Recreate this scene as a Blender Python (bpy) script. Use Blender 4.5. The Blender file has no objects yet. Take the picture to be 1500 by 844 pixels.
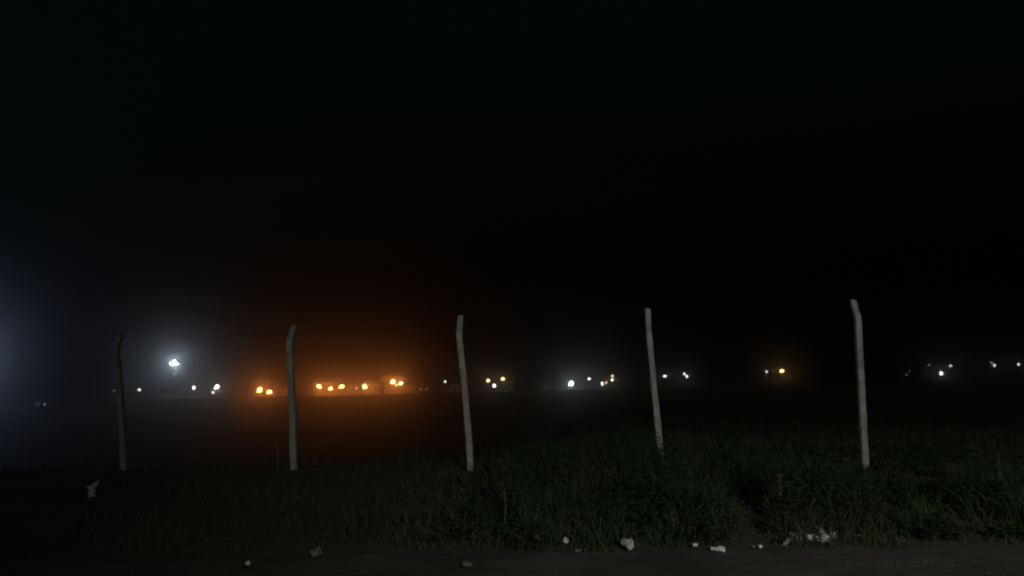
import bpy, math, random
import numpy as np
from mathutils import Matrix, Vector, noise

random.seed(7)
rng = np.random.default_rng(7)
scene = bpy.context.scene
COL = scene.collection
R = math.radians

# ------------------------------------------------------------------ camera
F = 1083.0
CAM = Vector((0.0, 0.0, 1.4))
PITCH, ROLL = 7.42, -1.3
ROT = Matrix.Rotation(R(90 + PITCH), 3, 'X') @ Matrix.Rotation(R(ROLL), 3, 'Z')
cam_data = bpy.data.cameras.new('camera')
cam_data.sensor_width = 36.0
cam_data.lens = 36.0 * F / 1500.0
cam_data.clip_end = 6000.0
cam_data.clip_start = 0.05
cam = bpy.data.objects.new('camera', cam_data)
cam.matrix_world = Matrix.Translation(CAM) @ ROT.to_4x4()
COL.objects.link(cam)
scene.camera = cam


def ray(px, py):
    d = ROT @ Vector(((px - 750) / F, (422 - py) / F, -1.0))
    return d / d.y


def at(px, py, Y):
    return CAM + ray(px, py) * Y


def sstep(a, b, x):
    t = min(1.0, max(0.0, (x - a) / (b - a)))
    return t * t * (3 - 2 * t)


CREST = 195.0


def gz(x, y):
    """height of the ground: road verge, bank, low field, far rise, land beyond"""
    n = noise.noise(Vector((x * 0.05, y * 0.05, 3.1)))
    n2 = noise.noise(Vector((x * 0.6, y * 0.6, 9.7)))
    edge = 13.3 + 2.6 * sstep(-1.5, 1.0, x) * (1 - sstep(3.6, 5.4, x))
    # field sunk at left so glowing haze shows before it, nearly level at right
    k = sstep(-0.04, 0.13, x / max(6.0, y))
    depth = 7.6 - 6.0 * k
    z = -depth * (1 - math.exp(-max(0.0, y - edge) / (15.0 + 33.0 * k))) + (depth - 0.45) * sstep(95.0, CREST, y)
    z -= 3.2 * sstep(CREST + 3, CREST + 34.0, y)
    z += 0.35 * n * sstep(18, 50, y) * (1 - 0.45 * sstep(150, 190, y))
    k = sstep(6.3, 8.0, y)
    z += 0.05 * n2 * k * (1 - sstep(60, 100, y))
    z += 0.07 * k * (1 - sstep(15, 20, y))
    z -= 0.02 * (1 - k)
    return z


def on_ground(px, py, y0=4.0, y1=260.0):
    d = ray(px, py)
    y = y0
    while y < y1:
        p = CAM + d * y
        if p.z <= gz(p.x, p.y):
            return Vector((p.x, p.y, gz(p.x, p.y)))
        y += 0.02 + y * 0.002
    return CAM + d * y1


# --------------------------------------------------------------- materials
MATS = {}


def mat(name, col, rough=0.8, scale=4.0, amount=0.25, bump=0.0, metal=0.0, col2=None, transm=0.0, detail=6.0):
    if name in MATS:
        return MATS[name]
    m = bpy.data.materials.new(name)
    m.use_nodes = True
    nt = m.node_tree
    b = nt.nodes['Principled BSDF']
    b.inputs['Roughness'].default_value = rough
    b.inputs['Metallic'].default_value = metal
    b.inputs['Specular IOR Level'].default_value = 0.3
    tc = nt.nodes.new('ShaderNodeTexCoord')
    nz = nt.nodes.new('ShaderNodeTexNoise')
    nz.inputs['Scale'].default_value = scale
    nz.inputs['Detail'].default_value = detail
    nt.links.new(tc.outputs['Object'], nz.inputs['Vector'])
    rp = nt.nodes.new('ShaderNodeValToRGB')
    c2 = col2 or tuple(c * (1 - amount) for c in col)
    c1 = col if col2 else tuple(min(1, c * (1 + amount)) for c in col)
    rp.color_ramp.elements[0].position = 0.32
    rp.color_ramp.elements[1].position = 0.68
    rp.color_ramp.elements[0].color = (*c2, 1)
    rp.color_ramp.elements[1].color = (*c1, 1)
    nt.links.new(nz.outputs['Fac'], rp.inputs['Fac'])
    nt.links.new(rp.outputs['Color'], b.inputs['Base Color'])
    if bump:
        nb = nt.nodes.new('ShaderNodeTexNoise')
        nb.inputs['Scale'].default_value = scale * 5
        nb.inputs['Detail'].default_value = 8
        nt.links.new(tc.outputs['Object'], nb.inputs['Vector'])
        bp = nt.nodes.new('ShaderNodeBump')
        bp.inputs['Strength'].default_value = bump
        bp.inputs['Distance'].default_value = 0.03
        nt.links.new(nb.outputs['Fac'], bp.inputs['Height'])
        nt.links.new(bp.outputs['Normal'], b.inputs['Normal'])
    MATS[name] = m
    return m


def emis(name, col, strength):
    key = (name, tuple(col), strength)
    if key in MATS:
        return MATS[key]
    m = bpy.data.materials.new(name)
    m.use_nodes = True
    nt = m.node_tree
    nt.nodes.clear()
    e = nt.nodes.new('ShaderNodeEmission')
    e.inputs['Color'].default_value = (*col, 1)
    e.inputs['Strength'].default_value = strength
    o = nt.nodes.new('ShaderNodeOutputMaterial')
    nt.links.new(e.outputs[0], o.inputs['Surface'])
    m.cycles.emission_sampling = 'FRONT'
    MATS[key] = m
    return m


CONCRETE = mat('weathered_concrete', (0.31, 0.312, 0.275), 0.9, 7.0, 0.0, 0.7, col2=(0.17, 0.172, 0.15), detail=10)
STEEL = mat('galvanised_steel', (0.30, 0.31, 0.32), 0.5, 8.0, 0.15, 0.0, 0.5)
DARKMETAL = mat('dark_metal', (0.06, 0.06, 0.065), 0.5, 8.0, 0.2)
PLASTER = mat('stained_plaster', (0.46, 0.41, 0.34), 0.9, 0.45, 0.0, 0.3, col2=(0.14, 0.12, 0.10))
WHITEWALL = mat('white_plaster', (0.62, 0.62, 0.60), 0.9, 1.2, 0.12, 0.2)
DARKWALL = mat('dark_grey_plaster', (0.12, 0.11, 0.10), 0.9, 0.35, 0.0, 0.3, col2=(0.06, 0.055, 0.05))  # darker mottled plaster for the houses on the right
ROOF = mat('corrugated_roof', (0.18, 0.15, 0.13), 0.7, 2.0, 0.25, 0.2)
DOOR = mat('painted_door', (0.10, 0.07, 0.05), 0.6, 3.0, 0.2)
GLASS = mat('dark_glass', (0.02, 0.022, 0.025), 0.1, 3.0, 0.1)
TYRE = mat('tyre_rubber', (0.02, 0.02, 0.02), 0.9)
CARPAINT = mat('grey_car_paint', (0.5, 0.5, 0.52), 0.3, 2.0, 0.05)
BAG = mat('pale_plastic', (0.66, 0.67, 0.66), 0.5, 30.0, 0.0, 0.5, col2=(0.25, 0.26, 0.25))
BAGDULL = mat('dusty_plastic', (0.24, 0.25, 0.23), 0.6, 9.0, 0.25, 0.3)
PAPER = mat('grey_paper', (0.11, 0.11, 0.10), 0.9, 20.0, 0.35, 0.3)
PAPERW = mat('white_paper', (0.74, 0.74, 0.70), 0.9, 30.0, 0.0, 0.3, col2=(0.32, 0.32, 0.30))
CARDB = mat('damp_cardboard', (0.17, 0.155, 0.135), 0.9, 6.0, 0.2, 0.3)
TWIG = mat('dry_stem', (0.10, 0.088, 0.07), 0.9, 9.0, 0.3)
BARK = mat('bark', (0.09, 0.07, 0.05), 0.95, 5.0, 0.3, 0.5)


def leafmat(name, c1, c2, tr=0.3):
    m = bpy.data.materials.new(name)
    m.use_nodes = True
    nt = m.node_tree
    b = nt.nodes['Principled BSDF']
    b.inputs['Roughness'].default_value = 0.7
    b.inputs['Specular IOR Level'].default_value = 0.2
    tc = nt.nodes.new('ShaderNodeTexCoord')
    nz = nt.nodes.new('ShaderNodeTexNoise')
    nz.inputs['Scale'].default_value = 1.7
    nz.inputs['Detail'].default_value = 7
    nz.inputs['Roughness'].default_value = 0.7
    nt.links.new(tc.outputs['Object'], nz.inputs['Vector'])
    rp = nt.nodes.new('ShaderNodeValToRGB')
    rp.color_ramp.elements[0].position = 0.35
    rp.color_ramp.elements[1].position = 0.65
    rp.color_ramp.elements[0].color = (*c2, 1)
    rp.color_ramp.elements[1].color = (*c1, 1)
    nt.links.new(nz.outputs['Fac'], rp.inputs['Fac'])
    nt.links.new(rp.outputs['Color'], b.inputs['Base Color'])
    t = nt.nodes.new('ShaderNodeBsdfTranslucent')
    nt.links.new(rp.outputs['Color'], t.inputs['Color'])
    mx = nt.nodes.new('ShaderNodeMixShader')
    mx.inputs[0].default_value = tr
    nt.links.new(b.outputs[0], mx.inputs[1])
    nt.links.new(t.outputs[0], mx.inputs[2])
    nt.links.new(mx.outputs[0], nt.nodes['Material Output'].inputs['Surface'])
    return m


GRASSM = leafmat('grass_blades', (0.026, 0.060, 0.022), (0.042, 0.048, 0.024), .25)
WEEDM = leafmat('weed_leaves', (0.026, 0.068, 0.023), (0.038, 0.058, 0.023), .25)
FIELDM = leafmat('field_grass', (0.036, 0.070, 0.026), (0.052, 0.058, 0.026), 0.45)
CROWNM = leafmat('tree_leaves', (0.045, 0.075, 0.03), (0.06, 0.07, 0.03))


# ----------------------------------------------------------------- helpers
class MB:
    def __init__(s):
        s.v, s.f = [], []

    def add(s, vs, fs):
        o = len(s.v)
        s.v += [tuple(v) for v in vs]
        s.f += [tuple(i + o for i in f) for f in fs]
        return s

    def box(s, c, size, rz=0.0):
        x, y, z = [k / 2 for k in size]
        M = Matrix.Rotation(rz, 3, 'Z')
        vs = [Vector(c) + M @ Vector(p) for p in
              [(-x, -y, -z), (x, -y, -z), (x, y, -z), (-x, y, -z), (-x, -y, z), (x, -y, z), (x, y, z), (-x, y, z)]]
        return s.add(vs, [(3, 2, 1, 0), (4, 5, 6, 7), (0, 1, 5, 4), (1, 2, 6, 5), (2, 3, 7, 6), (3, 0, 4, 7)])

    def tube(s, pts, rads, n=8, square=False):
        pts = [Vector(p) for p in pts]
        rings = []
        for i, p in enumerate(pts):
            a = pts[max(0, i - 1)]
            b = pts[min(len(pts) - 1, i + 1)]
            t = (b - a).normalized()
            u = Vector((1, 0, 0)) - t * t.x
            if u.length < 0.2:
                u = Vector((0, 1, 0)) - t * t.y
            u.normalize()
            w = t.cross(u)
            r = rads[i] if isinstance(rads, (list, tuple)) else rads
            ring = []
            if square:
                c = 0.78
                for (q, e) in ((1, c), (c, 1), (-c, 1), (-1, c), (-1, -c), (-c, -1), (c, -1), (1, -c)):
                    ring.append(p + u * r * q + w * r * e)
            else:
                for k in range(n):
                    ang = 2 * math.pi * k / n
                    ring.append(p + u * r * math.cos(ang) + w * r * math.sin(ang))
            rings.append(ring)
        m = len(rings[0])
        vs = [v for r_ in rings for v in r_]
        fs = []
        for i in range(len(rings) - 1):
            for k in range(m):
                fs.append((i * m + k, i * m + (k + 1) % m, (i + 1) * m + (k + 1) % m, (i + 1) * m + k))
        fs.append(tuple(range(m - 1, -1, -1)))
        fs.append(tuple((len(rings) - 1) * m + k for k in range(m)))
        return s.add(vs, fs)

    def ball(s, c, r, nu=10, nv=7, jit=0.0, squash=(1, 1, 1)):
        c = Vector(c)
        vs = [c + Vector((0, 0, r * squash[2]))]
        for j in range(1, nv):
            th = math.pi * j / nv
            for i in range(nu):
                ph = 2 * math.pi * i / nu
                k = 1 + (random.uniform(-jit, jit) if jit else 0)
                vs.append(c + Vector((r * k * squash[0] * math.sin(th) * math.cos(ph),
                                      r * k * squash[1] * math.sin(th) * math.sin(ph),
                                      r * k * squash[2] * math.cos(th))))
        vs.append(c - Vector((0, 0, r * squash[2])))
        fs = [(0, 1 + i, 1 + (i + 1) % nu) for i in range(nu)]
        for j in range(nv - 2):
            for i in range(nu):
                a = 1 + j * nu + i
                b = 1 + j * nu + (i + 1) % nu
                fs.append((a, a + nu, b + nu, b))
        L = len(vs) - 1
        q = 1 + (nv - 2) * nu
        fs += [(L, q + (i + 1) % nu, q + i) for i in range(nu)]
        return s.add(vs, fs)

    def build(s, name, m, parent=None, smooth=False, loc=None):
        me = bpy.data.meshes.new(name)
        v = s.v
        if loc is not None:
            v = [(a - loc[0], b - loc[1], c - loc[2]) for a, b, c in v]
        me.from_pydata(v, [], s.f)
        me.materials.append(m)
        if smooth:
            me.polygons.foreach_set('use_smooth', [True] * len(me.polygons))
        me.update()
        o = bpy.data.objects.new(name, me)
        if loc is not None:
            o.location = loc
        COL.objects.link(o)
        if parent is not None:
            o.parent = parent
        return o


def tag(o, label=None, cat=None, group=None, kind=None):
    for k, v in (('label', label), ('category', cat), ('group', group), ('kind', kind)):
        if v:
            o[k] = v
    return o


def empty(name, loc):
    o = bpy.data.objects.new(name, None)
    o.location = loc
    o.empty_display_size = 0.2
    COL.objects.link(o)
    return o


def mesh_np(name, verts, quads, m):
    """quick mesh from numpy arrays, quads (n,4) or tris (n,3)"""
    me = bpy.data.meshes.new(name)
    nv, nf, k = len(verts), len(quads), quads.shape[1]
    me.vertices.add(nv)
    me.vertices.foreach_set('co', verts.astype(np.float32).ravel())
    me.loops.add(nf * k)
    me.loops.foreach_set('vertex_index', quads.astype(np.int32).ravel())
    me.polygons.add(nf)
    me.polygons.foreach_set('loop_start', np.arange(0, nf * k, k, dtype=np.int32))
    me.update(calc_edges=True)
    me.validate()
    me.materials.append(m)
    o = bpy.data.objects.new(name, me)
    COL.objects.link(o)
    return o


# ------------------------------------------------------------------ ground
def lin(a, b, n):
    return list(np.linspace(a, b, n, endpoint=False))


ys = lin(-40, 4, 10) + lin(4, 20, 54) + lin(20, 70, 50) + lin(70, 240, 110) + lin(240, 420, 16) + [420]
xs = lin(-450, -160, 14) + lin(-160, -16, 60) + lin(-16, 16, 90) + lin(16, 160, 60) + lin(160, 450, 14) + [450]
V = np.array([(x, y, gz(x, y)) for y in ys for x in xs])
nx = len(xs)
Q = np.array([(j * nx + i, j * nx + i + 1, (j + 1) * nx + i + 1, (j + 1) * nx + i)
              for j in range(len(ys) - 1) for i in range(nx - 1)])
gm = mat('ground_soil', (0.040, 0.042, 0.024), 0.95, 0.9, 0.0, 0.8, col2=(0.055, 0.047, 0.032))
g = mesh_np('ground', V, Q, gm)
g.data.polygons.foreach_set('use_smooth', [True] * len(g.data.polygons))
tag(g, 'rough grassy ground falling from the roadside to a wide dark field', 'ground', kind='structure')

# dirt road: sheet a few mm above the ground, with ragged edge and ruts
roadm = mat('packed_dirt_road', (0.074, 0.069, 0.058), 0.95, 1.3, 0.0, 0.8, col2=(0.038, 0.035, 0.029))
ry = list(np.linspace(-7, 5.5, 26)) + [5.7, 5.9, 6.05, 6.2, 6.35]
rx = list(np.linspace(-60, 60, 481))
rv, rq = [], []
for j, y in enumerate(ry):
    for x in rx:
        yy = y
        if y > 5.6:
            yy = 5.6 + (y - 5.6) * (1 + 0.45 * noise.noise(Vector((x * 0.8, 2.0, 0))) + 0.3 * noise.noise(Vector((x * 3.1, 7.0, 0))))
        z = 0.012 * noise.noise(Vector((x * 0.5, yy * 2.5, 1.0))) + 0.02 * math.sin(yy * 2.1 + 0.3 * noise.noise(Vector((x * 0.2, 0, 0)))) * 0.6
        z = max(z, -0.012) + 0.008
        rv.append((x, yy, z))
for j in range(len(ry) - 1):
    for i in range(len(rx) - 1):
        a = j * len(rx) + i
        rq.append((a, a + 1, a + len(rx) + 1, a + len(rx)))
road = mesh_np('road', np.array(rv), np.array(rq), roadm)
road.data.polygons.foreach_set('use_smooth', [True] * len(road.data.polygons))
tag(road, 'packed dirt road along the bottom edge of the picture', 'road', kind='structure')


# -------------------------------------------------------------- vegetation
def blades(name, pts, hts, wid, m, bend=0.35):
    """grass blades of two quads each; pts (n,3), hts (n,), wid (n,)"""
    n = len(pts)
    a = rng.uniform(0, 2 * np.pi, n)
    side = np.stack([np.cos(a), np.sin(a), np.zeros(n)], 1)
    la = rng.uniform(0, 2 * np.pi, n)
    lean = np.stack([np.cos(la), np.sin(la), np.zeros(n)], 1) * (rng.uniform(0.05, bend, n) * hts)[:, None]
    up = np.zeros((n, 3))
    up[:, 2] = hts
    w = (wid / 2)[:, None]
    p0, p1 = pts - side * w, pts + side * w
    mid = pts + up * 0.55 + lean * 0.35
    m0, m1 = mid - side * w * 0.8, mid + side * w * 0.8
    tip = pts + up * rng.uniform(0.85, 1.0, n)[:, None] + lean
    t0, t1 = tip - side * w * 0.12, tip + side * w * 0.12
    v = np.stack([p0, p1, m0, m1, t0, t1], 1).reshape(-1, 3)
    b = np.arange(n)[:, None] * 6
    q = np.concatenate([b + np.array([[0, 1, 3, 2]]), b + np.array([[2, 3, 5, 4]])], 0)
    return mesh_np(name, v, q, m)


def nz2(x, y, s, o=0.0):
    return noise.noise(Vector((x * s, y * s, o)))


def hollow(x, y):
    """a bare dark hollow in the weeds beside the road"""
    return math.exp(-(((x - 0.302 * y) / 0.21) ** 4 + ((y - 7.3) / 1.5) ** 4))


def weed_h(x, y):
    r = sstep(-1.0, 0.5, x)
    base = 0.15 + 0.33 * r
    base *= 0.62 + 0.75 * nz2(x, y, 0.9, 4.0) + 0.75 * nz2(x, y, 2.3, 8.0) + 0.3 * nz2(x, y, 5.5, 14.0)
    mid = sstep(2.0, 2.8, x) * (1 - sstep(3.4, 4.2, x))
    base += 0.20 * mid * sstep(8, 9.5, y) * max(0.0, 0.6 + nz2(x, y, 1.6, 40.0))
    base *= 1 - 0.62 * sstep(3.3, 4.2, x) * sstep(7.3, 8.8, y)
    base *= sstep(6.05, 7.3, y) * (1 - 0.35 * sstep(10.5, 14, y))
    base *= 1 - 0.84 * hollow(x, y)
    return max(0.0, base)


pts, hts, wid = [], [], []
while len(pts) < 62000:
    y = 6.15 + 12.5 * random.random() ** 1.3
    x = random.uniform(-0.78, 0.78) * (y + 1.0)
    h = weed_h(x, y)
    left = 1 - sstep(-3.0, 0.2, x)  # fewer blades at left stand in for the weaker light there
    if h < 0.03 or random.random() > (0.25 + h * 1.6) * (1 - 0.72 * left) * (0.55 + 0.9 * sstep(-.25, .3, nz2(x, y, 1.1, 51.0))):
        continue
    pts.append((x, y, gz(x, y) - 0.01))
    hts.append(h * random.uniform(0.45, 1.15))
    wid.append(random.uniform(0.006, 0.014))
gr = blades('grass', np.array(pts), np.array(hts), np.array(wid), GRASSM, 0.7)
tag(gr, 'rough grass growing on the verge between the road and the fence posts', 'grass', kind='stuff')

pts, hts, wid = [], [], []
while len(pts) < 2200:
    y = 6.3 + 9 * random.random() ** 1.2
    x = random.uniform(-0.78, 0.78) * (y + 1.0)
    h = weed_h(x, y)
    if h < 0.05 or nz2(x, y, 0.7, 71.0) < 0.0:
        continue
    pts.append((x, y, gz(x, y) - 0.01))
    hts.append(h * random.uniform(0.7, 1.3))
    wid.append(random.uniform(0.005, 0.011))
DRYM = leafmat('straw', (0.15, 0.13, 0.075), (0.09, 0.08, 0.05), .2)
dg = blades('dry_grass', np.array(pts), np.array(hts), np.array(wid), DRYM, 1.1)
tag(dg, 'scattered straw coloured dry stems among the green verge grass', 'grass', kind='stuff')

sv = MB()
for _ in range(1500):
    y = 5.2 + 1.9 * random.random() ** .8
    x = random.uniform(-0.8, 0.8) * (y + .5)
    r_ = random.choice((.003, .004, .004, .005, .006, .009))
    sv.ball((x, y, max(gz(x, y), 0.0) + r_ * .35), r_, 6, 4, .25, (1.2, 1, .65))
gv = sv.build('gravel', mat('grey_gravel', (0.11, 0.105, 0.095), 0.95, 3.0, 0.0, 0.0, col2=(0.05, 0.048, 0.045)))
tag(gv, 'loose gravel scattered along the edge of the dirt road', 'gravel', kind='stuff')

# leafy weeds: stems carrying small leaves
lv, lq = [], []


def leaf(p, d, ln, w):
    up = Vector((random.uniform(-.4, .4), random.uniform(-.4, .4), 1)).normalized()
    s = d.cross(up)
    if s.length < 1e-3:
        return
    s.normalize()
    o = len(lv)
    lv.extend([p, p + d * ln * .5 + s * w * .5, p + d * ln - Vector((0, 0, ln * .18)), p + d * ln * .5 - s * w * .5])
    lq.append((o, o + 1, o + 2, o + 3))


cnt = 0
while cnt < 3400:
    y = 6.5 + 7.5 * random.random() ** 1.2
    x = random.uniform(-0.9, 0.80 * (y + 0.6))
    h = weed_h(x, y)
    r = sstep(-1.2, 1.0, x)
    if h < 0.08 or random.random() > 0.15 + 0.85 * r or nz2(x, y, 1.3, 21.0) < -0.12:
        continue
    cnt += 1
    base = Vector((x, y, gz(x, y)))
    H = h * random.uniform(0.7, 1.25) * (1.35 if random.random() < .12 else 1)
    tilt = Vector((random.uniform(-.25, .25), random.uniform(-.25, .25), 1)).normalized()
    nl = int(8 + H * 26)
    for k in range(nl):
        t = random.uniform(0.2, 1.0)
        a = random.uniform(0, 6.28)
        d = Vector((math.cos(a), math.sin(a), random.uniform(0.0, 0.8))).normalized()
        leaf(base + tilt * H * t, d, random.uniform(0.04, 0.10) * (1.15 - 0.5 * t), random.uniform(0.018, 0.04))
wd = mesh_np('weeds', np.array([tuple(v) for v in lv]), np.array(lq), WEEDM)
tag(wd, 'leafy dark green weeds massed along the verge on the right', 'weeds', kind='stuff')

# field grass on the bank and the low field
pts, hts, wid = [], [], []
while len(pts) < 60000:
    y = 13.4 + 181 * random.random() ** 1.5
    x = random.uniform(-0.8, 0.8) * (y + 2)
    if nz2(x, y, 0.11, 31.0) + 0.5 * nz2(x, y, 0.5, 35.0) < -0.25:
        continue
    pts.append((x, y, gz(x, y) - 0.02))
    hts.append(random.uniform(0.12, 0.34) * (1 + 0.4 * nz2(x, y, 0.3, 2.0)) * (1.0 if y < 150 else 0.75))
    wid.append(0.012 + 0.0007 * y)
fg = blades('field_grass', np.array(pts), np.array(hts), np.array(wid), FIELDM, 0.6)
tag(fg, 'thin dry grass covering the wide dark field behind the fence posts', 'grass', kind='stuff')


def stalk(px, py, Y, ht, label, name='dry_weed_stalk', r=0.006, lean=(0, 0), leaves=0):
    p = at(px, py, Y)
    b = Vector((p.x, p.y, gz(p.x, p.y)))
    root = empty(name, b)
    pts_ = [Vector((lean[0] * t * t, lean[1] * t * t, ht * t)) + Vector((random.uniform(-.01, .01), 0, 0)) for t in np.linspace(0, 1, 6)]
    MB().tube(pts_, [r * (1 - .6 * t) for t in np.linspace(0, 1, 6)], 6).build('stem', TWIG, root)
    s = MB()
    for k in range(leaves):
        t = .4 + .6 * (k + .5) / leaves
        q = Vector((lean[0] * t * t, lean[1] * t * t, ht * t))
        a = random.uniform(0, 6.28)
        d = Vector((math.cos(a), math.sin(a), .6)).normalized() * random.uniform(.03, .07)
        u = d.cross(Vector((0, 0, 1))).normalized() * .009
        s.add([q, q + d * .5 + u, q + d, q + d * .5 - u], [(0, 1, 2, 3)])
    if leaves:
        s.build('leaf_spray', TWIG, root)
    tag(root, label, 'weed')
    return root


stalk(742, 800, 7.0, 0.42, 'thin pale upright stalk at the road edge below the third post', lean=(-.02, 0), r=.007)
stalk(1143, 770, 7.4, 0.42, 'dry brown stalk beside the dark hollow in the weeds', lean=(.06, .05), leaves=26)
stalk(407, 690, 12.2, 0.50, 'faint dry stalk just left of the second post', lean=(-.03, 0), r=.012, leaves=10)


# ---------------------------------------------------------------- fence posts
def post(label, foot, mid, shoulder, top, Y, wpx, crank=0.26, nick=None):
    """cast concrete fence post with its top cranked away towards the field"""
    b = at(foot[0], foot[1], Y)
    m_ = at(mid[0], mid[1], Y)
    s_ = at(shoulder[0], shoulder[1], Y)
    t_ = at(top[0], top[1], Y + crank)
    low = b + (b - m_).normalized() * 0.45
    base = Vector((low.x, low.y, low.z))
    hw = wpx * Y / F / 2 * 0.9
    path = [low, b, b.lerp(m_, .5), m_]
    for k in (.25, .5, .75, .93):
        path.append(m_.lerp(s_, k))
    path += [s_, s_.lerp(t_, .35), s_.lerp(t_, .8), t_]
    # fine subdivision with slight irregularity
    P, Rr = [], []
    for i in range(len(path) - 1):
        for k in range(9):
            P.append(path[i].lerp(path[i + 1], k / 9))
    P.append(path[-1])
    for i, p in enumerate(P):
        w = noise.noise(Vector((Y, p.z * 2.2, b.x)))
        w2 = noise.noise(Vector((Y, p.z * 9.0, b.x + 5))) + .8 * noise.noise(Vector((Y, p.z * 26.0, b.x + 9)))
        P[i] = p + Vector((0.008 * w, 0, 0)) if i else p
        Rr.append(hw * (1.04 - 0.08 * i / len(P) + 0.12 * w2))
    Rr[-1] *= 0.8
    body = MB()
    body.tube([p - base for p in P], Rr, square=True)
    o = body.build('concrete_fence_post', CONCRETE)
    o.location = base
    if nick:  # dark ring added to mark a nick in the post
        n = at(nick[0], nick[1], Y) - base
        w = MB()
        pts_ = []
        for k in range(13):
            a = k / 12 * 2 * math.pi
            pts_.append(n + Vector((math.cos(a) * hw * 1.17, math.sin(a) * hw * 1.17, 0.012 * math.cos(a))))
        w.tube(pts_, 0.006, 5).build('nick_ring', DARKMETAL, o)
    tag(o, label, 'fence post', 'concrete fence posts along the verge')
    return o


post('dim grey concrete fence post farthest left, between the floodlight and the frame edge',
     (182, 690), (178, 600), (170, 510), (176, 490), 13.3, 8.5)
post('bent-topped grey fence post standing just left of the orange-lit row',
     (431, 690), (428, 590), (424, 503), (431, 478), 12.6, 9.5)
post('pale fence post between the orange-lit row and the two warm lamps, leaning slightly',
     (690, 694), (683, 590), (673, 490), (675, 464), 11.8, 9.5)
post('straight pale fence post with a dark nick part way down and no bent top',
     (968, 668), (958, 570), (950, 480), (948.5, 452), 11.4, 9.0, 0.0, nick=(960.5, 597))
post('tallest fence post at the right, its top kinked to the left',
     (1267, 680), (1262, 580), (1256, 466), (1249, 441), 10.9, 9.5, 0.2)


# -------------------------------------------------------------------- litter
def crumple(name, px, py, wpx, hpx, Y, m, label, cat, group=None, jit=.3, lift=0.0):
    p = at(px, py, Y)
    sx, sz = wpx * Y / F / 2 * .8, hpx * Y / F / 2 * .7
    jit *= 1.25
    b = MB()
    b.ball((0, 0, 0), 1.0, 13, 9, jit, (sx, (sx + sz) * .5, sz))
    o = b.build(name, m)
    o.location = p
    tag(o, label, cat, group)
    return o


def scrap(name, px, py, wpx, hpx, Y, m, label, cat, tilt=55, rz=0.0, group=None, th=0.003):
    """a bent, thin sheet of rubbish with real thickness"""
    p = at(px, py, Y)
    w, h = wpx * Y / F * .82, hpx * Y / F * .75 / max(.35, math.sin(R(tilt)))
    nu, nv = 7, 5
    ph = random.uniform(0, 6)
    top, bot = [], []
    for j in range(nv):
        for i in range(nu):
            u, v = i / (nu - 1) - .5, j / (nv - 1) - .5
            ragged = 1 + .22 * math.sin(ph + 9 * u + 3 * v) + random.uniform(-.16, .16)
            zz = .16 * min(w, h) * math.sin(ph + 6 * u + 4 * v) + random.uniform(-.07, .07) * min(w, h)
            top.append(Vector((u * w * (1 + random.uniform(-.1, .1)), v * h * ragged, zz)))
    M = Matrix.Rotation(R(rz), 3, 'Y') @ Matrix.Rotation(R(tilt), 3, 'X')
    top = [M @ v for v in top]
    nrm = M @ Vector((0, 0, -th))
    bot = [v + nrm for v in top]
    fs = []
    n = nu * nv
    for j in range(nv - 1):
        for i in range(nu - 1):
            a = j * nu + i
            fs.append((a, a + 1, a + nu + 1, a + nu))
            fs.append((n + a + nu, n + a + nu + 1, n + a + 1, n + a))
    rim = [i for i in range(nu)] + [j * nu + nu - 1 for j in range(1, nv)] + [(nv - 1) * nu + i for i in range(nu - 2, -1, -1)] + [j * nu for j in range(nv - 2, 0, -1)]
    for k in range(len(rim)):
        a, b = rim[k], rim[(k + 1) % len(rim)]
        fs.append((b, a, a + n, b + n))
    mb = MB().add(top + bot, fs)
    o = mb.build(name, m)
    o.location = p
    tag(o, label, cat, group)
    return o


LG = 'litter along the road edge'
# torn bag caught on the weeds at the left
p = at(135, 718, 9.8)
bagroot = empty('torn_plastic_bag', (p.x, p.y, gz(p.x, p.y)))
dz = p.z - gz(p.x, p.y)
s = 9.8 / F
bb = MB()
bb.add([(-9 * s, 0, dz + 3 * s), (7 * s, .02, dz + 13 * s), (6 * s, .01, dz + 6 * s), (0, -.02, dz + 1 * s),
        (-9 * s, .02, dz + 3 * s), (7 * s, .05, dz + 13 * s), (6 * s, .04, dz + 6 * s), (0, .03, dz + 1 * s)],
       [(0, 3, 2, 1), (4, 5, 6, 7), (0, 1, 5, 4), (1, 2, 6, 5), (2, 3, 7, 6), (3, 0, 4, 7)])
bb.build('loose_flap', BAG, bagroot)
MB().ball((.2 * s, 0, dz - 6 * s), 7 * s, 11, 8, .22, (.75, .6, 1.05)).build('bag_body', BAG, bagroot)
MB().tube([(0, .03, 0), (.01, .03, dz * .5), (.0, .03, dz)], .006, 6).build('twig', TWIG, bagroot)
tag(bagroot, 'torn pale plastic bag snagged on a twig at the far left of the verge', 'plastic bag')

crumple('crumpled_paper', 363, 825, 9, 9, 5.85, BAG, 'small pale paper ball lying alone on the dark road edge at lower left', 'litter', LG, .12)
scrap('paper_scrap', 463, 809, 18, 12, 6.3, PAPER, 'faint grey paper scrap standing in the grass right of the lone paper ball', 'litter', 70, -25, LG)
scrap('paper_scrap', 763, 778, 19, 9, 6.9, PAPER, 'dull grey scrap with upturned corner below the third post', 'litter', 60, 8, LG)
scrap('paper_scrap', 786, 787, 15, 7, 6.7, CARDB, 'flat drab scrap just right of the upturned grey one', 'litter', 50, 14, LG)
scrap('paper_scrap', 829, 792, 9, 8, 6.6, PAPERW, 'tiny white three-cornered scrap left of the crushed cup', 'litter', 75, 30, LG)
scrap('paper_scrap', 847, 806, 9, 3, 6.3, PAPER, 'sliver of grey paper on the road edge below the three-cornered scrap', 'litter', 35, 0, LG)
scrap('paper_scrap', 685, 826, 17, 5, 5.85, PAPER, 'grey scrap lying flat on the road below the third post', 'litter', 30, 0, LG)

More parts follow.
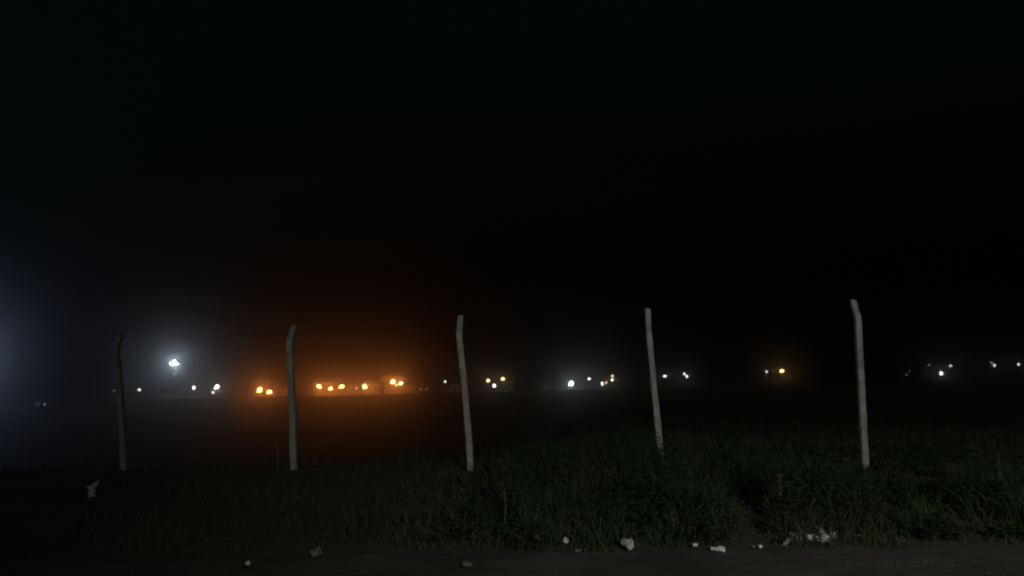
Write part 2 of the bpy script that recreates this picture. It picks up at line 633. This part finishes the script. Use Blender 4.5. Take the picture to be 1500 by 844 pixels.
# crushed cup: a short tapering cup with rim, dented
p = at(919, 796, 6.45)
s = 6.45 / F * .88
cup = empty('crushed_cup', p)
c = MB()
ring = []
for (xx, rr) in ((-9, 5.2), (-4, 6.0), (1, 6.8), (6, 7.6)):
    for k in range(14):
        a = 2 * math.pi * k / 14
        d = 1 + random.uniform(-.12, .12)
        ring.append(Vector((xx * s, math.sin(a) * rr * s * d, math.cos(a) * rr * s * d - .12 * xx * s)))
fs = [(j * 14 + k, j * 14 + (k + 1) % 14, (j + 1) * 14 + (k + 1) % 14, (j + 1) * 14 + k) for j in range(3) for k in range(14)]
fs.append(tuple(range(13, -1, -1)))
M = Matrix.Rotation(R(-48), 3, 'Z')
c.add([M @ v for v in ring], fs)
c.build('cup_wall', BAG, cup)
rim = [M @ v for v in ring[-14:]]
MB().tube(rim + [rim[0]], .0035, 5).build('rim', PAPERW, cup)
tag(cup, 'crushed pale cup on its side at the road edge below the fourth post', 'cup', LG)

scrap('paper_scrap', 1019, 798, 8, 4, 6.3, PAPERW, 'tiny pale scrap at the edge of the hollow, left of the white strip', 'litter', 45, 0, LG)
scrap('paper_strip', 1052, 804, 24, 5, 6.2, PAPERW, 'thin ragged white strip lying along the edge of the dark hollow', 'litter', 30, 6, LG)
scrap('paper_scrap', 1038, 782, 12, 6, 6.8, PAPER, 'dim grey scrap up in the weeds above the white strip', 'litter', 60, 0, LG)
crumple('crumpled_paper', 1104, 801, 5, 5, 6.25, PAPER, 'dim small wad touching the left of the round white wad', 'litter', LG, .2)
crumple('crumpled_paper', 1114, 800.5, 7, 7, 6.25, PAPERW, 'small round white wad at the right end of the dark hollow', 'litter', LG, .12)
scrap('cardboard_strip', 1151, 796, 18, 6, 6.4, CARDB, 'slanting cardboard strip leaning left of the litter heap', 'litter', 75, -50, LG)
# open damp carton
p = at(1178, 787, 6.7)
s = 6.7 / F
carton = empty('flattened_carton', p)
MB().box((0, .05, -4 * s), (26 * s, .12, 13 * s), .12).build('box_body', CARDB, carton)
MB().box((-13.5 * s, .0, -1 * s), (2.4 * s, .1, 15 * s), .5).build('side_flap', BAGDULL, carton)
MB().box((4 * s, -.075, 2.2 * s), (11 * s, .012, 7 * s), .12).build('front_flap', BAG, carton)
tag(carton, 'open damp carton with pale flaps in the litter heap', 'carton', LG)
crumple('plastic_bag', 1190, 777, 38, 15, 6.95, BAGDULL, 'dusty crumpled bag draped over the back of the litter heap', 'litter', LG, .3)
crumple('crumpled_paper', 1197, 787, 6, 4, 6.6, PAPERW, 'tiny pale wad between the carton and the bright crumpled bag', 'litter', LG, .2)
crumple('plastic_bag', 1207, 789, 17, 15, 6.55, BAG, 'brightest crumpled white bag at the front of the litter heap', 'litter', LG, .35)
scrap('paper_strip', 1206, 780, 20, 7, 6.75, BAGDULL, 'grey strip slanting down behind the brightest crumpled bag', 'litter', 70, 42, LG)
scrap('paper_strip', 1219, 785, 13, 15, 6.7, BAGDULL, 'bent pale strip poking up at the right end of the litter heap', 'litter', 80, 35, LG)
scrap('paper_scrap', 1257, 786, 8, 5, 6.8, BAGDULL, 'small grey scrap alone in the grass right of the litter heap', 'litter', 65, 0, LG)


# ------------------------------------------------------------- far lamps
ORANGE = (1.0, 0.27, 0.05)
WARM = (1.0, 0.62, 0.28)
COOL = (0.70, 0.86, 1.0)
WHITE = (1.0, 0.96, 0.88)
GREENW = (0.80, 1.0, 0.92)
LAMPS = [
    # px, py, radius px, colour, strength, Y, label
    (167, 572, 1.3, ORANGE, 1.6, 225, 'dim reddish lamp seen right beside the farthest left fence post'),
    (204, 571, 1.8, WHITE, 6, 228, 'small white lamp on its own between the farthest left post and the floodlight mast'),
    (284, 568, 2.3, WHITE, 11, 225, 'white lamp just right of the tall floodlight mast, over the end of the low wall'),
    (318, 567, 3.2, WHITE, 16, 222, 'large white lamp between the floodlight mast and the first orange lamps'),
    (312, 575, 1.8, WHITE, 5, 218, 'small white lamp low beneath the large white lamp'),
    (381, 571, 3.4, ORANGE, 62, 222, 'left lamp of the orange pair left of the second fence post'),
    (395, 574, 2.9, ORANGE, 55, 218, 'right and lower lamp of the orange pair left of the second fence post'),
    (467, 566, 2.7, ORANGE, 62, 224, 'orange lamp at the left end of the orange-lit row'),
    (485, 569, 2.5, ORANGE, 55, 222, 'lowest orange lamp of the orange-lit row, second from its left end'),
    (501, 566, 2.6, ORANGE, 55, 224, 'orange lamp before the middle of the orange-lit row'),
    (522, 569, 1.5, WARM, 3.5, 219, 'small pinkish lamp without a halo inside the orange-lit row'),
    (534, 566, 3.0, ORANGE, 66, 224, 'orange lamp near the right end of the orange-lit row, left of the tall block'),
    (576, 559, 3.0, ORANGE, 70, 226, 'highest orange lamp before the tall lit block'),
    (587, 561.5, 2.4, ORANGE, 55, 225, 'right orange lamp before the tall lit block'),
    (580.5, 564, 1.8, WARM, 8, 222, 'small pale lamp low between the two orange lamps of the tall block'),
    (617, 570, 1.3, WARM, .9, 222, 'dim tiny lamp low down, just right of the sloping shed'),
    (625, 570, 1.3, WARM, .9, 223, 'second dim tiny lamp right of the sloping shed, nearest the lone white lamp'),
    (652, 559, 1.6, WHITE, 6, 230, 'lone small white lamp just left of the third fence post'),
    (715, 557.5, 2.7, WARM, 10, 232, 'left of the two warm lamps right of the third fence post'),
    (737, 555, 2.7, WARM, 10, 234, 'right and higher of the two warm lamps right of the third fence post'),
    (724, 565, 2.6, WHITE, 8, 226, 'bright white lamp low between the two warm lamps'),
    (837, 562, 3.3, GREENW, 24, 222, 'greenish white lamp with a wide halo between the third and fourth posts'),
    (863, 555, 2.0, WHITE, 7, 232, 'small white lamp just right of the greenish haloed lamp'),
    (882, 562, 2.3, WHITE, 7, 226, 'left lamp of the low pair left of the fourth post'),
    (888, 560.5, 1.7, WARM, 5, 227, 'right and smaller lamp of the low pair left of the fourth post'),
    (897, 551, 1.9, WARM, 6, 236, 'upper lamp of the stacked pair left of the fourth post'),
    (897, 556.5, 2.0, WHITE, 7, 234, 'lower lamp of the stacked pair left of the fourth post'),
    (974, 551, 2.0, WHITE, 7, 232, 'lone white lamp just right of the fourth post'),
    (1002.5, 548, 1.7, WHITE, 6, 234, 'upper left lamp of the touching pair right of the fourth post'),
    (1006, 551.5, 2.0, WHITE, 7, 231, 'lower right lamp of the touching pair right of the fourth post'),
    (1123, 544.5, 1.6, WHITE, 5, 236, 'small white lamp left of the single warm haloed lamp'),
    (1145.5, 543.5, 2.8, (1.0, .52, .16), 13, 234, 'single warm lamp with an orange halo left of the last post'),
    (1328, 549, 1.4, WHITE, .35, 232, 'very dim lamp low down, first right of the last post'),
    (1332, 544, 1.3, WHITE, .18, 236, 'barely visible lamp just above the very dim one'),
    (1361, 534.5, 1.5, WHITE, .5, 244, 'dim high lamp left of the largest white lamp at right'),
    (1379, 547, 2.7, WHITE, 7, 228, 'largest white lamp right of the last post'),
    (1392.5, 536, 1.8, WHITE, 4, 242, 'small white lamp above and right of the largest one'),
    (1452.5, 531, 1.5, WHITE, .7, 246, 'dim top lamp of the close trio near the right edge'),
    (1454, 533.3, 1.5, WHITE, 1.4, 245, 'middle lamp of the close trio near the right edge'),
    (1457, 535.5, 1.9, WHITE, 5, 242, 'bright bottom lamp of the close trio near the right edge'),
    (1492, 534, 1.9, WHITE, 5, 244, 'last white lamp by the right edge of the picture'),
]


def lamp_post(px, py, rpx, col, stren, Y, label):
    if stren < 12:
        stren *= .65
    elif col == ORANGE:
        stren *= 1.38
    p = at(px, py, Y)
    b = Vector((p.x, p.y, gz(p.x, p.y)))
    h = p.z - b.z
    r = rpx * Y / F * (.9 if stren > 12 else 1)
    root = empty('street_lamp', b)
    MB().tube([(0, .28 + r, -.2), (0, .28 + r, h * .5), (0, .28 + r, h + r * 1.2)], [.09, .07, .05], 8).build('pole', STEEL, root)
    MB().tube([(0, .28 + r, h + r * 1.15), (0, 0.05, h + r * 1.25), (0, -r * .6, h + r * 1.2)], .045, 6).build('arm', STEEL, root)
    hood = MB()
    rings = []
    for (zz, rr) in ((1.02, 1.06), (1.12, .95), (1.28, .45)):
        for k in range(12):
            a = k * math.pi / 6
            rings.append((math.cos(a) * rr * r, math.sin(a) * rr * r, h + zz * r))
    fs = [(j * 12 + k, j * 12 + (k + 1) % 12, (j + 1) * 12 + (k + 1) % 12, (j + 1) * 12 + k) for j in range(2) for k in range(12)]
    fs += [tuple(range(11, -1, -1)), tuple(range(24, 36))]
    hood.add(rings, fs).build('hood', DARKMETAL, root)
    q = random.uniform(.75, 1.15)
    MB().ball((0, 0, h), r * .86, 8, 6, .28, (1.15 * q, 1.0, .95 / q)).build('globe', emis('lamp_glow', col, stren), root, True)
    if stren > 12:      # an added smaller glow gives the strong lamps a ragged flare
        sx = random.choice((-1, 1)) * random.uniform(.9, 1.3) * r
        MB().ball((sx, -.1, h - random.uniform(.5, .8) * r), r * .42, 7, 5, .25).build('flare_globe', emis('lamp_glow', col, stren * .5), root, True)
    tag(root, label, 'street lamp', 'lit lamps across the far side of the field')
    return root


for L in LAMPS:
    lamp_post(*L)


def floodlight_mast(px, py, Y, col, heads, label, low=None, hw=.9):
    p = at(px, py, Y)
    b = Vector((p.x, p.y, gz(p.x, p.y)))
    h = p.z - b.z
    root = empty('floodlight_mast', b)
    MB().tube([(0, .5, -.3), (0, .5, h * .5), (0, .5, h + .9)], [.22, .16, .11], 10).build('pole', STEEL, root)
    MB().box((0, .42, h + .55), (2 * hw + .3, .12, .12)).build('crossarm', STEEL, root)
    for (dx, dz_, r, stren) in heads:
        hd = MB().box((dx, .16, h + dz_), (r * 2.2, .24, r * 2.0)).build('floodlight', DARKMETAL, root)
        MB().ball((dx, .02, h + dz_), r, 10, 6, 0, (1, .3, .9)).build('lens', emis('flood_glow', col, stren), hd, True)
    if low:
        q = at(low[0], low[1], Y)
        hd = MB().box((q.x - p.x, .16, q.z - b.z), (.5, .2, .5)).build('floodlight', DARKMETAL, root)
        MB().ball((q.x - p.x, 0, q.z - b.z), .27, 8, 6, 0, (1, .4, 1.2)).build('lens', emis('flood_glow', col, low[2]), hd, True)
    tag(root, label, 'floodlight')
    return root


floodlight_mast(255.5, 533, 222, COOL, [(-.42, 0.0, .40, 120), (.42, .05, .40, 120), (0.0, .75, .34, 80), (-1.35, .12, .16, 30), (1.4, -.12, .14, 22)],  # the two small outer heads are added to imitate starburst streaks
                'tall mast with a blazing bluish white floodlight at left', low=(255, 548.5, 1.6), hw=1.5)
floodlight_mast(-84, 528, 205, (.50, .64, 1.0), [(-.55, 0, .5, 420), (.55, 0, .5, 420), (0, 1.1, .5, 380)],
                'floodlight mast just beyond the left edge whose bluish glow fills the corner')


# ------------------------------------------------------------- buildings
def house(name, x0, x1, ytop, Y, depth, wallm, label, roof='flat', pitch=.9, wins=2, door=True, cat='building', lit=(), over=.3, ridge='x', nd=1):
    a, b = at(x0, ytop, Y), at(x1, ytop, Y)
    zt = (a.z + b.z) / 2
    cx = (a.x + b.x) / 2
    w = abs(b.x - a.x)
    zb = min(gz(a.x, Y), gz(b.x, Y), gz(cx, Y + depth)) - .2
    H = zt - zb
    root = empty(name, (cx, Y, zb))
    wall = MB()
    wall.box((0, depth / 2, H / 2), (w, depth, H))
    wall.build('wall', wallm, root)
    rf = MB()
    if roof == 'flat':
        rf.box((0, depth / 2, H + .113), (w + over, depth + over, .22))
    elif roof == 'gable':
        xw, dd = w / 2 + over, depth / 2 + over
        vs = [(-xw, -dd, 0), (xw, -dd, 0), (xw, dd, 0), (-xw, dd, 0), (-xw, 0, pitch), (xw, 0, pitch)]
        vs = [(x, y + depth / 2, z + H + .003) for x, y, z in vs]
        rf.add(vs, [(3, 2, 1, 0), (0, 1, 5, 4), (2, 3, 4, 5), (0, 4, 3), (1, 2, 5)])
    else:  # sloping down to the right
        xw, dd = w / 2 + over, depth / 2 + over
        vs = [(-xw, -dd, 0), (xw, -dd, 0), (xw, dd, 0), (-xw, dd, 0), (-xw, -dd, pitch), (xw, -dd, .12), (xw, dd, .12), (-xw, dd, pitch)]
        vs = [(x, y + depth / 2, z + H + .003) for x, y, z in vs]
        rf.add(vs, [(3, 2, 1, 0), (4, 5, 6, 7), (0, 1, 5, 4), (1, 2, 6, 5), (2, 3, 7, 6), (3, 0, 4, 7)])
    rf.build('roof', ROOF, root)
    n = wins + (1 if door else 0)
    for k in range(n):
        xk = (-.5 + (k + .5) / n) * w
        if door and k == n // 2:
            d = MB().box((xk, -.03, 1.15 + .2), (1.0, .08, 2.1)).build('door', DOOR, root)
            MB().box((xk + .38, -.09, 1.3), (.08, .05, .16)).build('handle', STEEL, d)
        else:
            zc = max(1.7, H - 1.35)
            f_ = MB().box((xk, -.03, zc), (1.3, .07, 1.1)).build('window', DARKMETAL, root)
            gmat = GLASS if k not in lit else emis('lit_window', (1, .7, .4), 2.0)
            MB().box((xk, -.075, zc), (1.1, .03, .9)).build('pane', gmat, f_)
    tag(root, label, cat)
    return root


house('long_shed', 459, 495, 560, 227, 8, PLASTER, 'long shed behind the three leftmost lamps of the orange-lit row', 'gable', 1.3, 3, True)
house('low_store', 498, 525, 565, 229, 6, PLASTER, 'lowest store building in the middle of the orange-lit row', 'flat', 1.1, 2, True)
house('gabled_store', 530, 556, 562.5, 228, 8, PLASTER, 'gabled store behind the right end lamp of the orange-lit row', 'gable', 1.2, 2, True)
house('tall_block', 562, 591, 554, 231, 8, PLASTER, 'taller block at the right end of the orange-lit buildings', 'shed', 1.0, 3, True)
house('lean_to_shed', 592.5, 613, 570, 228, 6, PLASTER, 'low shed with a roof sloping down right of the tall block', 'shed', 1.5, 1, True)
house('small_hut', 404, 420, 571, 228, 4, PLASTER, 'small dim hut behind the second fence post', 'flat', .4, 1, True)
house('small_hut', 659, 673, 564, 230, 4, WHITEWALL, 'dim whitish hut seen just left of the third fence post', 'flat', .4, 1, False)
house('small_hut', 733, 752, 562, 230, 5, PLASTER, 'hut with a warm-lit wall under the right warm lamp', 'gable', .7, 1, True)
house('small_hut', 791, 803, 561, 231, 4, WHITEWALL, 'dim grey hut left of the greenish haloed lamp', 'flat', .4, 1, True)
house('small_house', 873, 905, 558, 237, 7, DARKWALL, 'dark house behind the low and stacked lamp pairs', 'gable', 1.0, 2, True)
house('small_house', 985, 1014, 553.5, 236, 7, DARKWALL, 'dim grey house below the touching pair of lamps', 'gable', .9, 2, True)
house('small_house', 1130, 1166, 544.5, 239, 7, DARKWALL, 'dark house behind the single warm haloed lamp', 'gable', 1.2, 2, True)
house('small_house', 1366, 1396, 541, 236, 7, DARKWALL, 'dark house behind the largest white lamp at right', 'gable', 1.2, 2, True)
house('small_hut', 1481, 1496, 541.5, 246, 5, DARKWALL, 'dim hut under the last lamp by the right edge', 'flat', .4, 1, True)
house('small_hut', 236, 250, 569.5, 226, 4, PLASTER, 'little reddish hut on the low wall under the floodlight mast', 'gable', .6, 1, True)

# low wall under the mast
a, b = at(226, 575.5, 221), at(296, 577.5, 221)
zb = gz((a.x + b.x) / 2, 221) - .3
lw = MB()
H = a.z - zb
lw.box((0, 0, H / 2), (b.x - a.x, .25, H))
o = lw.build('boundary_wall', WHITEWALL)
o.location = ((a.x + b.x) / 2, 221, zb)
tag(o, 'low pale boundary wall lit by the floodlight mast', 'wall')


def marker(px, py, hpx, Y, label):
    p = at(px, py, Y)
    h = hpx * Y / F
    zb = min(gz(p.x, p.y), p.z - h / 2)
    root = empty('marker_post', (p.x, p.y, zb))
    MB().tube([(0, 0, 0), (0, 0, p.z + h / 2 - zb)], .28, 8).build('post_body', WHITEWALL, root)
    MB().box((0, -.3, p.z + h * .25 - zb), (.7, .05, .5)).build('sign_plate', WHITEWALL, root)
    tag(root, label, 'marker post', 'pale posts before the lit buildings')


marker(450, 573, 7, 217, 'short pale marker post at the left end of the orange-lit row')
marker(510, 576.5, 7, 214, 'short pale marker post before the middle of the orange-lit row')
marker(606, 567, 6, 221, 'short pale marker post beside the sloping shed')


def car(px, py, Y, rz, label, paint, headlight=None):
    p = at(px, py, Y)
    g_ = Vector((p.x, Y, gz(p.x, Y)))
    root = empty('parked_car', g_)
    root.rotation_euler = (0, 0, rz)
    prof = [(-2.1, .45), (-2.12, .8), (-1.9, .95), (-1.45, 1.0), (-.95, 1.42), (.45, 1.45), (1.15, .98), (1.95, .85), (2.1, .65), (2.08, .4)]
    vs = [(x, -.82 + (.1 if z > 1.1 else 0), z) for x, z in prof] + [(x, .82 - (.1 if z > 1.1 else 0), z) for x, z in prof]
    n = len(prof)
    fs = [(k, k + 1, n + k + 1, n + k) for k in range(n - 1)] + [(n - 1, 0, n, 2 * n - 1), tuple(range(n - 1, -1, -1)), tuple(range(n, 2 * n))]
    MB().add(vs, fs).build('body', paint, root)
    for sy in (-1, 1):
        MB().add([(-1.25, sy * .835, 1.02), (.95, sy * .835, 1.02), (.4, sy * .75, 1.38), (-.9, sy * .75, 1.38)], [(0, 1, 2, 3)]).build('side_window', emis('window_glint', (.75, 1, .85), .12) if (headlight and sy == -1) else GLASS, root)  # weak glow on one side window stands in for a glint
        for x in (-1.3, 1.3):
            w = MB().tube([(x, sy * .70, .33), (x, sy * .88, .33)], .33, 14).build('wheel', TYRE, root)
            MB().tube([(x, sy * .87, .33), (x, sy * .9, .33)], .18, 10).build('rim', STEEL, w)
        lit = None if not headlight else (headlight if sy == 1 else emis('weak_headlight_glow', WHITE, .22))  # the other headlight glows only weakly
        MB().ball((2.06, sy * .58, .68), .17, 8, 6, 0, (.5, 1, .8)).build('headlight', lit or STEEL, root)
    tag(root, label, 'car', 'cars parked by the field')
    return root


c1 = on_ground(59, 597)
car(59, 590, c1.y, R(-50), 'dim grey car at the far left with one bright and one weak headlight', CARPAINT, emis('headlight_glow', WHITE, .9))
car(527, 577, 215, R(10), 'pale car parked before the right half of the orange-lit row', mat('pale_car_paint', (.55, .52, .5), .35, 2, .05))


# -------------------------------------------------------------------- trees
def tree(px, ytop, Y, wpx, label, seed):
    random.seed(seed)
    p = at(px, ytop, Y)
    b = Vector((p.x, Y, gz(p.x, Y)))
    H = p.z - b.z
    W = wpx * Y / F / 2
    root = empty('tree', b)
    tr = MB()
    tr.tube([(0, 0, -.2), (.1, 0, H * .25), (.0, .1, H * .55), (.1, 0, H * .8)], [.32, .24, .14, .05], 8)
    for k in range(5):
        a = random.uniform(0, 6.28)
        z0 = H * random.uniform(.3, .55)
        tr.tube([(0, 0, z0), (math.cos(a) * W * .3, math.sin(a) * W * .3, z0 + H * .15), (math.cos(a) * W * .6, math.sin(a) * W * .6, z0 + H * .25)], [.12, .08, .03], 6)
    tr.build('trunk', BARK, root)
    cl = [(random.uniform(-.6, .6) * W, random.uniform(-.6, .6) * W, H * random.uniform(.42, .82), random.uniform(.28, .5) * W) for _ in range(9)]
    cl.append((0, 0, H * .86, H * .13))
    vs, fs = [], []
    for k in range(1500):
        cx, cy, cz, cr = random.choice(cl)
        d = Vector((random.gauss(0, 1), random.gauss(0, 1), random.gauss(0, 1))).normalized() * cr * random.uniform(.5, 1.05)
        q = Vector((cx, cy, cz)) + d
        u = Vector((random.gauss(0, 1), random.gauss(0, 1), random.gauss(0, 1))).normalized()
        w = u.orthogonal().normalized()
        sz = random.uniform(.12, .3)
        o_ = len(vs)
        vs += [q + u * sz, q + w * sz * .6, q - u * sz, q - w * sz * .6]
        fs.append((o_, o_ + 1, o_ + 2, o_ + 3))
    MB().add(vs, fs).build('crown', CROWNM, root)
    tag(root, label, 'tree', 'dark trees beyond the far lamps')


for args in [
    (1072, 499, 250, 46, 'dark round tree left of the single warm lamp', 1),
    (1105, 512, 248, 40, 'lower dark tree just above the small white lamp', 2),
    (1200, 508, 250, 60, 'wide dark tree left of the last post', 3),
    (1232, 503, 252, 46, 'taller dark tree close behind the last post', 4),
    (1290, 512, 250, 52, 'dark tree just right of the last post', 5),
    (1322, 520, 252, 44, 'lower dark tree above the very dim lamps', 6),
    (1424, 519, 256, 50, 'dark tree left of the close trio of lamps', 7),
]:
    tree(*args)

# --------------------------------------------------------------------- haze
hz = MB().box((0, 192.5, 16.5), (930, 475, 56))
hm = bpy.data.materials.new('night_haze')
hm.use_nodes = True
nt = hm.node_tree
nt.nodes.remove(nt.nodes['Principled BSDF'])
pv = nt.nodes.new('ShaderNodeVolumePrincipled')
pv.inputs['Color'].default_value = (.92, .93, .95, 1)
pv.inputs['Density'].default_value = 0.0045
pv.inputs['Anisotropy'].default_value = 0.95
nt.links.new(pv.outputs[0], nt.nodes['Material Output'].inputs['Volume'])
hm.cycles.homogeneous_volume = True
hm.cycles.volume_sampling = 'MULTIPLE_IMPORTANCE'
ho = hz.build('haze', hm)
tag(ho, 'thin night haze over the field that glows around the lamps', 'haze', kind='stuff')

# --------------------------------------------------------------------- light
w = bpy.data.worlds.new('World')
scene.world = w
w.use_nodes = True
nt = w.node_tree
bg = nt.nodes['Background']
sky = nt.nodes.new('ShaderNodeTexSky')
sky.sky_type = 'NISHITA'
sky.sun_disc = False
sky.sun_elevation = R(-4)
sky.sun_rotation = R(200)
tint = nt.nodes.new('ShaderNodeMix')
tint.data_type = 'RGBA'
tint.blend_type = 'MULTIPLY'
tint.inputs[0].default_value = 1.0
tint.inputs[7].default_value = (0.30, 1.0, 0.85, 1)
nt.links.new(sky.outputs[0], tint.inputs[6])
nt.links.new(tint.outputs[2], bg.inputs['Color'])
bg.inputs['Strength'].default_value = 0.12

# street lamp of the road behind the camera, lighting the posts and weeds
sl = bpy.data.lights.new('roadside_lamp', 'SPOT')
sl.energy = 3500
sl.color = (1.0, .95, .84)
sl.spot_size = R(74)
sl.spot_blend = 1.0
sl.shadow_soft_size = 0.12
so = bpy.data.objects.new('roadside_lamp', sl)
so.location = (3.6, -7.0, 4.3)
d = Vector((5.0, 11.0, 0.7)) - Vector(so.location)
so.rotation_euler = d.to_track_quat('-Z', 'Y').to_euler()
COL.objects.link(so)

moon = bpy.data.lights.new('moonlight', 'SUN')
moon.energy = 0.11
moon.color = (.78, 1.0, .88)
moon.angle = R(0.5)
mo = bpy.data.objects.new('moonlight', moon)
mo.rotation_euler = (R(52), 0, R(-35))
COL.objects.link(mo)

# ------------------------------------------------------------------ render
scene.view_settings.view_transform = 'Standard'
scene.view_settings.look = 'None'
scene.view_settings.exposure = 0
scene.view_settings.gamma = 1
scene.view_settings.use_curve_mapping = False
scene.render.engine = 'CYCLES'
c = scene.cycles
c.use_denoising = True
c.denoiser = 'OPENIMAGEDENOISE'
c.max_bounces = 4
c.diffuse_bounces = 2
c.glossy_bounces = 1
c.transmission_bounces = 2
c.transparent_max_bounces = 4
c.volume_bounces = 0
c.use_light_tree = True
c.filter_width = 2.2
c.sample_clamp_indirect = 4
